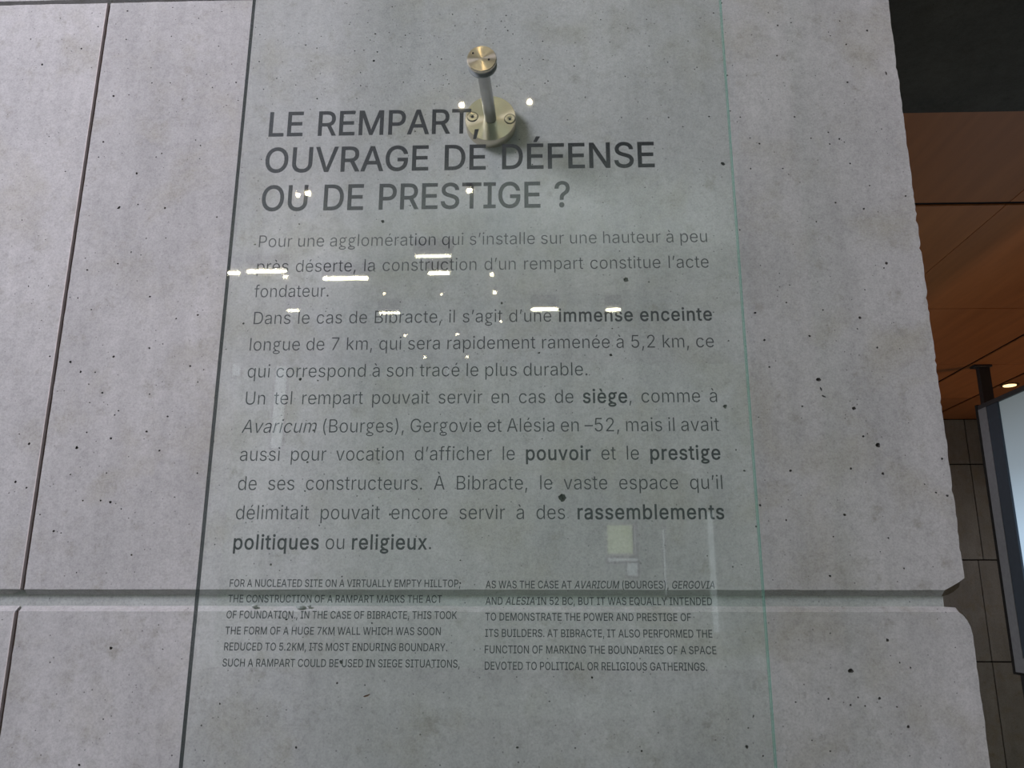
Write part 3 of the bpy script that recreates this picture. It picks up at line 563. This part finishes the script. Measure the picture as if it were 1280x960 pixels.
's':[365,[[182,-8,145,-5,112,3,84,18,62,38,45,63,36,94,94,107,105,79,124,60,150,49,181,45,217,50,244,62,262,81,268,103,265,121,254,136,237,147,212,155,149,170,104,186,72,208,53,237,47,274,51,305,65,332,87,354,115,370,149,381,187,384,223,381,254,372,279,358,299,339,314,316,324,290,268,277,258,298,243,316,219,328,187,333,156,329,131,317,114,299,109,277,112,258,124,243,144,232,172,223,229,209,275,194,306,171,325,142,331,107,326,75,312,47,290,24,260,6,223,-5]]],
't':[227,[[204,379,204,327,6,327,6,379],[65,471,126,471,126,98,128,76,136,61,150,53,170,50,185,51,202,54,213,2,192,-3,168,-4,125,2,92,21,72,52,65,93]]],
'u':[410,[[182,-5,146,-1,115,11,89,31,69,59,57,95,53,139,53,379,114,379,114,144,119,105,137,75,164,56,200,50,226,53,249,62,268,77,283,97,293,122,296,153,296,379,357,379,357,0,298,0,298,92,307,92,286,47,257,17,222,0]]],
'v':[389,[[163,0,17,379,84,379,165,155,187,87,206,21,184,21,203,87,224,155,305,379,371,379,226,0]]],
'x':[379,[[21,0,171,218,171,171,29,379,100,379,147,306,179,253,207,206,175,206,202,253,233,306,282,379,352,379,209,169,209,214,358,0,287,0,231,85,200,136,173,182,205,182,178,136,148,85,91,0]]],
'À':[480,[[16,0,201,509,276,509,463,0,395,0,287,302,264,372,232,478,245,478,213,371,191,302,85,0],[110,142,110,199,370,199,370,142],[216,558,150,659,218,659,266,558]]],
'É':[419,[[60,0,60,509,372,509,372,452,125,452,125,286,355,286,355,229,125,229,125,57,375,57,375,0],[191,558,239,659,307,659,241,558]]],
'à':[389,[[160,-9,126,-5,94,5,68,22,48,45,35,73,30,108,34,138,43,161,58,179,78,193,100,203,125,211,178,220,234,227,252,230,265,235,273,243,276,255,276,257,273,279,267,297,256,311,240,322,220,329,196,331,171,329,149,322,132,313,118,301,107,288,100,274,41,291,57,322,79,346,104,364,133,375,163,382,194,384,239,379,263,372,286,360,306,343,322,320,333,290,337,251,337,0,277,0,277,52,272,52,252,25,236,12,215,1,190,-6],[170,45,202,49,228,59,248,74,263,93,272,115,276,138,276,190,259,182,231,176,200,171,175,168,134,159,117,150,103,139,95,124,92,105,94,87,102,72,114,61,130,52,149,47],[165,429,99,529,168,529,215,429]]],
'è':[404,[[212,-8,161,-2,117,16,82,46,56,85,40,132,34,187,39,242,55,290,81,329,115,359,157,378,205,384,236,382,266,374,294,361,319,341,341,315,357,282,368,242,371,194,371,169,75,169,75,221,338,221,310,202,307,237,298,269,283,294,263,314,237,326,205,330,173,326,146,313,125,294,109,270,99,241,96,211,96,178,100,139,110,106,128,80,151,61,179,50,212,46,234,48,254,53,271,61,285,73,297,88,306,105,365,91,353,63,335,39,311,19,283,4,249,-5],[180,429,114,529,182,529,230,429]]],
'é':[404,[[212,-8,161,-2,117,16,82,46,56,85,40,132,34,187,39,242,55,290,81,329,115,359,157,378,205,384,236,382,266,374,294,361,319,341,341,315,357,282,368,242,371,194,371,169,75,169,75,221,338,221,310,202,307,237,298,269,283,294,263,314,237,326,205,330,173,326,146,313,125,294,109,270,99,241,96,211,96,178,100,139,110,106,128,80,151,61,179,50,212,46,234,48,254,53,271,61,285,73,297,88,306,105,365,91,353,63,335,39,311,19,283,4,249,-5],[177,429,225,529,293,529,227,429]]],
'–':[350,[[350,244,350,188,0,188,0,244]]],
'’':[177,[[52,318,82,509,151,509,98,318]]],
}

CAP_EM = 509/1000
YT = YG+TG+0.00035
def ring(cx, cy, rx, ry, n=18, ccw=True):
    return [c for i in range(n) for a in [2*math.pi*i/n*(1 if ccw else -1)] for c in (cx+rx*math.cos(a), cy+ry*math.sin(a))]
def brush(pts, w):
    L_, R_ = [], []
    for i, p in enumerate(pts):
        a, b_ = pts[max(0, i-1)], pts[min(len(pts)-1, i+1)]; dx, dy = b_[0]-a[0], b_[1]-a[1]; l = math.hypot(dx, dy)
        R_.append((p[0]+dy/l*w/2, p[1]-dx/l*w/2)); L_.append((p[0]-dy/l*w/2, p[1]+dx/l*w/2))
    return [c for p in R_+L_[::-1] for c in p]
# the lettering's g has two bowls and an ear
GLYPHS['g'] = [392, [ring(186, 263, 134, 127), ring(186, 263, 78, 73, ccw=False), ring(192, -62, 158, 82), ring(192, -62, 102, 32, ccw=False),
                     brush([(118, 160), (84, 118), (84, 84), (118, 54), (180, 16)][::-1], 56), brush([(262, 335), (300, 364), (372, 374)], 50)]]
def outset(poly, d):
    n = len(poly); out = []
    for i in range(n):
        p, a, b_ = poly[i], poly[i-1], poly[(i+1) % n]
        e1 = Vector((p[0]-a[0], p[1]-a[1])); e2 = Vector((b_[0]-p[0], b_[1]-p[1]))
        if e1.length < 1e-6 or e2.length < 1e-6: continue
        e1.normalize(); e2.normalize()
        n1 = Vector((e1.y, -e1.x)); n2 = Vector((e2.y, -e2.x)); mv = n1+n2
        if mv.length < 0.3: mv = n1
        mv.normalize(); k = min(1.6, 1/max(0.3, mv.dot(n1)))
        out.append((p[0]+mv.x*d*k, p[1]+mv.y*d*k))
    return out
_cache = {}
def glyph_mesh(c, w):
    """filled triangles of a glyph grown by w (thousandths of an em); overlapping contours are united by winding number"""
    if (c, w) in _cache: return _cache[c, w]
    cs = [[(sp[i], sp[i+1]) for i in range(0, len(sp), 2)] for sp in GLYPHS[c][1]]
    area = lambda P: sum(P[i-1][0]*P[i][1]-P[i][0]*P[i-1][1] for i in range(len(P)))/2
    if area(max(cs, key=lambda P: abs(area(P)))) < 0: cs = [P[::-1] for P in cs]
    cs = [outset(P, w) for P in cs]
    co, ed = [], []
    for P in cs:
        k0 = len(co); co += [Vector(p) for p in P]; ed += [(k0+i, k0+(i+1) % len(P)) for i in range(len(P))]
    vs, _, fs, *_r = delaunay_2d_cdt(co, ed, [], 0, 1e-4)
    def wn(x, y):
        t = 0
        for P in cs:
            for i in range(len(P)):
                (x0, y0), (x1, y1) = P[i-1], P[i]
                if (y0 > y) != (y1 > y):
                    if x < x0+(y-y0)*(x1-x0)/(y1-y0): t += 1 if y1 > y0 else -1
        return t
    keep = []
    for f in fs:
        cx = sum(vs[i].x for i in f)/len(f); cy = sum(vs[i].y for i in f)/len(f)
        if wn(cx, cy) > 0: keep.append(tuple(f))
    _cache[c, w] = ([(v.x, v.y) for v in vs], keep); return _cache[c, w]
def text_line(name, runs, xl, bl, xr, br, cap, sx=None, weight=0.0, bold=0.0, track=0.0, label=None):
    """runs: list of (text, style) with style '', 'b', 'i'.  Left/right ends and baselines are read from the photograph on the glass plane."""
    A, B = on_y(xl, bl, YT), on_y(xr, br, YT); z = (A.z+B.z)/2; W = B.x-A.x
    s = cap/CAP_EM
    seq = [(ch, st) for t, st in runs for ch in t]
    first, last = GLYPHS[seq[0][0]], GLYPHS[seq[-1][0]]
    def ext(g): xs = [v for sp in g[1] for v in sp[0::2]]; return min(xs), max(xs)
    lead = ext(first)[0]; tail = last[0]-ext(last)[1]
    nat = sum((GLYPHS[c][0]+(26 if st == 'b' else 0)+track)/1000*s for c, st in seq if c != ' ') - (lead+tail)/1000*s
    nsp = sum(1 for c, _ in seq if c == ' ')
    sp_nat = (0.19 if name != 'heading_line' else 0.24)*s
    if sx is None:
        k = W/(nat+nsp*sp_nat); space = sp_nat*k
    else:
        k = sx; space = (W-nat*k)/max(1, nsp)
    print('TEXT %-14s k=%.3f space=%.3f' % (name, k, space/(s*k)))
    V, Fc = [], []; x = -lead/1000*s*k
    def flush():
        nm = 'heading_word' if name == 'heading_line' else name
        me = bpy.data.meshes.new(nm); me.from_pydata(V, [], Fc)
        o = link(nm, me, M_INK, glass); o.location = Vector((A.x, YT, z))-glass.location
    for c, st in seq:
        if c == ' ':
            x += space
            if name == 'heading_line': flush(); V, Fc = [], []
            continue
        vs, fs = glyph_mesh(c, bold if st == 'b' else weight); k0 = len(V)
        for gx_, gz_ in vs:
            if st == 'b': gx_ += 13
            if st == 'i': gx_ += gz_*0.20
            V.append((x+gx_/1000*s*k, 0, gz_/1000*s))
        Fc += [tuple(k0+i for i in f) for f in fs]
        x += (GLYPHS[c][0]+(26 if st == 'b' else 0)+track)/1000*s*k
    flush()
H_CAP = 0.0405
for runs, a in (("LE REMPART,", (336, 170.5, 598, 166)), ("OUVRAGE DE DÉFENSE", (331, 216, 818, 208)), ("OU DE PRESTIGE ?", (326.5, 263.7, 712, 258.4))):
    text_line('heading_line', [(runs, '')], *a, H_CAP, weight=10)
B_CAP = 0.0189; BX = 0.90
BW, BB = -5, 12
body = (
 ([("Pour une agglomération qui s’installe sur une hauteur à peu", '')], (323.3, 307.6, 884.4, 304.2), 1),
 ([("près déserte, la construction d’un rempart constitue l’acte", '')], (320.8, 339.2, 886.5, 336), 1),
 ([("fondateur.", '')], (317.2, 371.6, 410.7, 371), 0),
 ([("Dans le cas de Bibracte, il s’agit d’une ", ''), ("immense enceinte", 'b')], (316.7, 404.4, 890.5, 401.4), 1),
 ([("longue de 7 km, qui sera rapidement ramenée à 5,2 km, ce", '')], (311.8, 437.6, 893, 435), 1),
 ([("qui correspond à son tracé le plus durable.", '')], (309, 471.4, 734.6, 470), 0),
 ([("Un tel rempart pouvait servir en cas de ", ''), ("siège", 'b'), (", comme à", '')], (306.6, 504.8, 897, 503.8), 1),
 ([("Avaricum", 'i'), (" (Bourges), Gergovie et Alésia en –52, mais il avait", '')], (301.5, 540, 899.7, 540), 1),
 ([("aussi pour vocation d’afficher le ", ''), ("pouvoir", 'b'), (" et le ", ''), ("prestige", 'b')], (299.5, 575, 901.2, 575.6), 1),
 ([("de ses constructeurs. À Bibracte, le vaste espace qu’il", '')], (297, 611.6, 903.7, 612.6), 1),
 ([("délimitait pouvait encore servir à des ", ''), ("rassemblements", 'b')], (294.4, 648.8, 905.8, 649.3), 1),
 ([("politiques", 'b'), (" ou ", ''), ("religieux", 'b'), (".", '')], (291.3, 686.3, 539, 687), 0))
for runs, a, j in body:
    text_line('paragraph_line', runs, *a, B_CAP, sx=BX if j else None, weight=BW, bold=BB, track=4)
CAPC = 0.0094
caps = (
 ([("FOR A NUCLEATED SITE ON A VIRTUALLY EMPTY HILLTOP,", '')], (287, 732.6, 575.4, 734.8)),
 ([("THE CONSTRUCTION OF A RAMPART MARKS THE ACT", '')], (285, 752.4, 552.3, 754)),
 ([("OF FOUNDATION., IN THE CASE OF BIBRACTE, THIS TOOK", '')], (283, 772, 571, 774.6)),
 ([("THE FORM OF A HUGE 7KM WALL WHICH WAS SOON", '')], (281.4, 792, 550.8, 794.8)),
 ([("REDUCED TO 5.2KM, ITS MOST ENDURING BOUNDARY.", '')], (280, 812.2, 559, 814.7)),
 ([("SUCH A RAMPART COULD BE USED IN SIEGE SITUATIONS,", '')], (278, 832, 574.5, 835.6)),
 ([("AS WAS THE CASE AT ", ''), ("AVARICUM", 'i'), (" (BOURGES), ", ''), ("GERGOVIA", 'i')], (607.2, 735, 893.4, 736)),
 ([("AND ", ''), ("ALESIA", 'i'), (" IN 52 BC, BUT IT WAS EQUALLY INTENDED", '')], (607, 755.6, 890.3, 756.6)),
 ([("TO DEMONSTRATE THE POWER AND PRESTIGE OF", '')], (606.6, 775.6, 864, 776.3)),
 ([("ITS BUILDERS. AT BIBRACTE, IT ALSO PERFORMED THE", '')], (606.4, 796, 890.6, 797)),
 ([("FUNCTION OF MARKING THE BOUNDARIES OF A SPACE", '')], (606, 816.6, 895.6, 817.6)),
 ([("DEVOTED TO POLITICAL OR RELIGIOUS GATHERINGS.", '')], (606, 837, 884, 838.4)))
for runs, a in caps:
    text_line('caption_line', runs, *a, CAPC, weight=7, track=6)

# ---------------------------------------------------------------- the standoff that holds the glass
SX, SZ = -0.0806, 2.3375
so = empty('glass_standoff', (SX, YW, SZ))
tag(so, 'round brushed steel standoff bolted to the wall, holding the glass panel', 'bracket')
def lathe(name, prof, m, loc, seg_=64):
    """profile of (radius, height); the axis is local Z, turned to face -Y (towards the viewer)"""
    bm = bmesh.new(); rings = []
    for r, h in prof:
        if r < 1e-6: rings.append([bm.verts.new((0, 0, h))])
        else: rings.append([bm.verts.new((r*math.cos(2*math.pi*i/seg_), r*math.sin(2*math.pi*i/seg_), h)) for i in range(seg_)])
    for a, b_ in zip(rings, rings[1:]):
        for i in range(seg_):
            j = (i+1) % seg_
            if len(a) == 1 and len(b_) > 1: bm.faces.new((a[0], b_[i], b_[j]))
            elif len(b_) == 1 and len(a) > 1: bm.faces.new((a[i], b_[0], a[j]))
            elif len(a) > 1: bm.faces.new((a[i], b_[i], b_[j], a[j]))
    bmesh.ops.recalc_face_normals(bm, faces=bm.faces)
    o = from_bm(name, bm, m, so, smooth=True)
    o.rotation_euler = (math.radians(90), 0, 0); o.location = Vector(loc)-Vector((SX, YW, SZ))
    return o
RF = 0.0425
FZ = SZ - 0.0082; FX = SX + 0.0027
lathe('flange', [(0, 0), (RF, 0), (RF, 0.0205), (RF-0.001, 0.022), (0, 0.022)], M_STEEL, (FX, YW, FZ))
for sx_, sz_ in ((-0.0300, 0.0030), (0.0325, -0.0022)):
    s_ = lathe('screw', [(0, 0), (0.0086, 0), (0.0086, 0.0006), (0.0078, 0.0014), (0.0042, 0.0014), (0.0036, 0.0004), (0, 0.0002)], M_STEEL, (FX+sx_, YW-0.022, FZ+sz_), 28)
    h_ = lathe('socket', [(0, 0), (0.0027, 0), (0.0027, 0.0006), (0, 0.0006)], M_BLACK, (FX+sx_, YW-0.0222, FZ+sz_), 6)
    g_ = lathe('screw_recess', [(0.0086, 0), (0.0095, 0), (0.0095, 0.0003), (0.0086, 0.0003)], M_BLACK, (FX+sx_, YW-0.0219, FZ+sz_), 28)
    for ch in (h_, g_):
        mw = ch.matrix_basis.copy(); ch.parent = s_; ch.matrix_parent_inverse = Matrix(); ch.matrix_basis = s_.matrix_basis.inverted() @ mw
# rod, running from the flange to the glass
p0, p1 = Vector((FX, YW-0.022, FZ)), Vector((SX-0.003, YG+TG+0.004, SZ+0.0086))
q = (p1-p0); bm = bmesh.new(); bmesh.ops.create_cone(bm, cap_ends=True, segments=40, radius1=0.0098, radius2=0.0098, depth=q.length)
rod = from_bm('rod', bm, M_ROD, so, smooth=True); rod.location = (p0+p1)/2-so.location; rod.rotation_euler = q.to_track_quat('Z', 'Y').to_euler()
CX, CZ = -0.0836, 2.3462
lathe('washer', [(0, 0), (0.0215, 0), (0.0225, 0.0012), (0.0225, 0.0028), (0, 0.0028)], M_RUBBER, (CX, YG+TG+0.0030, CZ))
lathe('washer', [(0, 0), (0.0228, 0), (0.0228, 0.0008), (0, 0.0008)], M_RUBBER, (CX, YG-0.0001, CZ))
cap = lathe('cap', [(0, 0), (0.0225, 0), (0.0225, 0.0042), (0.0217, 0.0052), (0, 0.0052)], M_STEEL, (CX, YG-0.0009, CZ))
for px, py in ((591.2, 66.4), (611, 74.3)):
    h = on_y(px, py, YG-0.0062); lathe('pin_hole', [(0, 0), (0.0017, 0), (0.0017, 0.0003), (0, 0.0003)], M_BLACK, (h.x, YG-0.0060, h.z), 16)
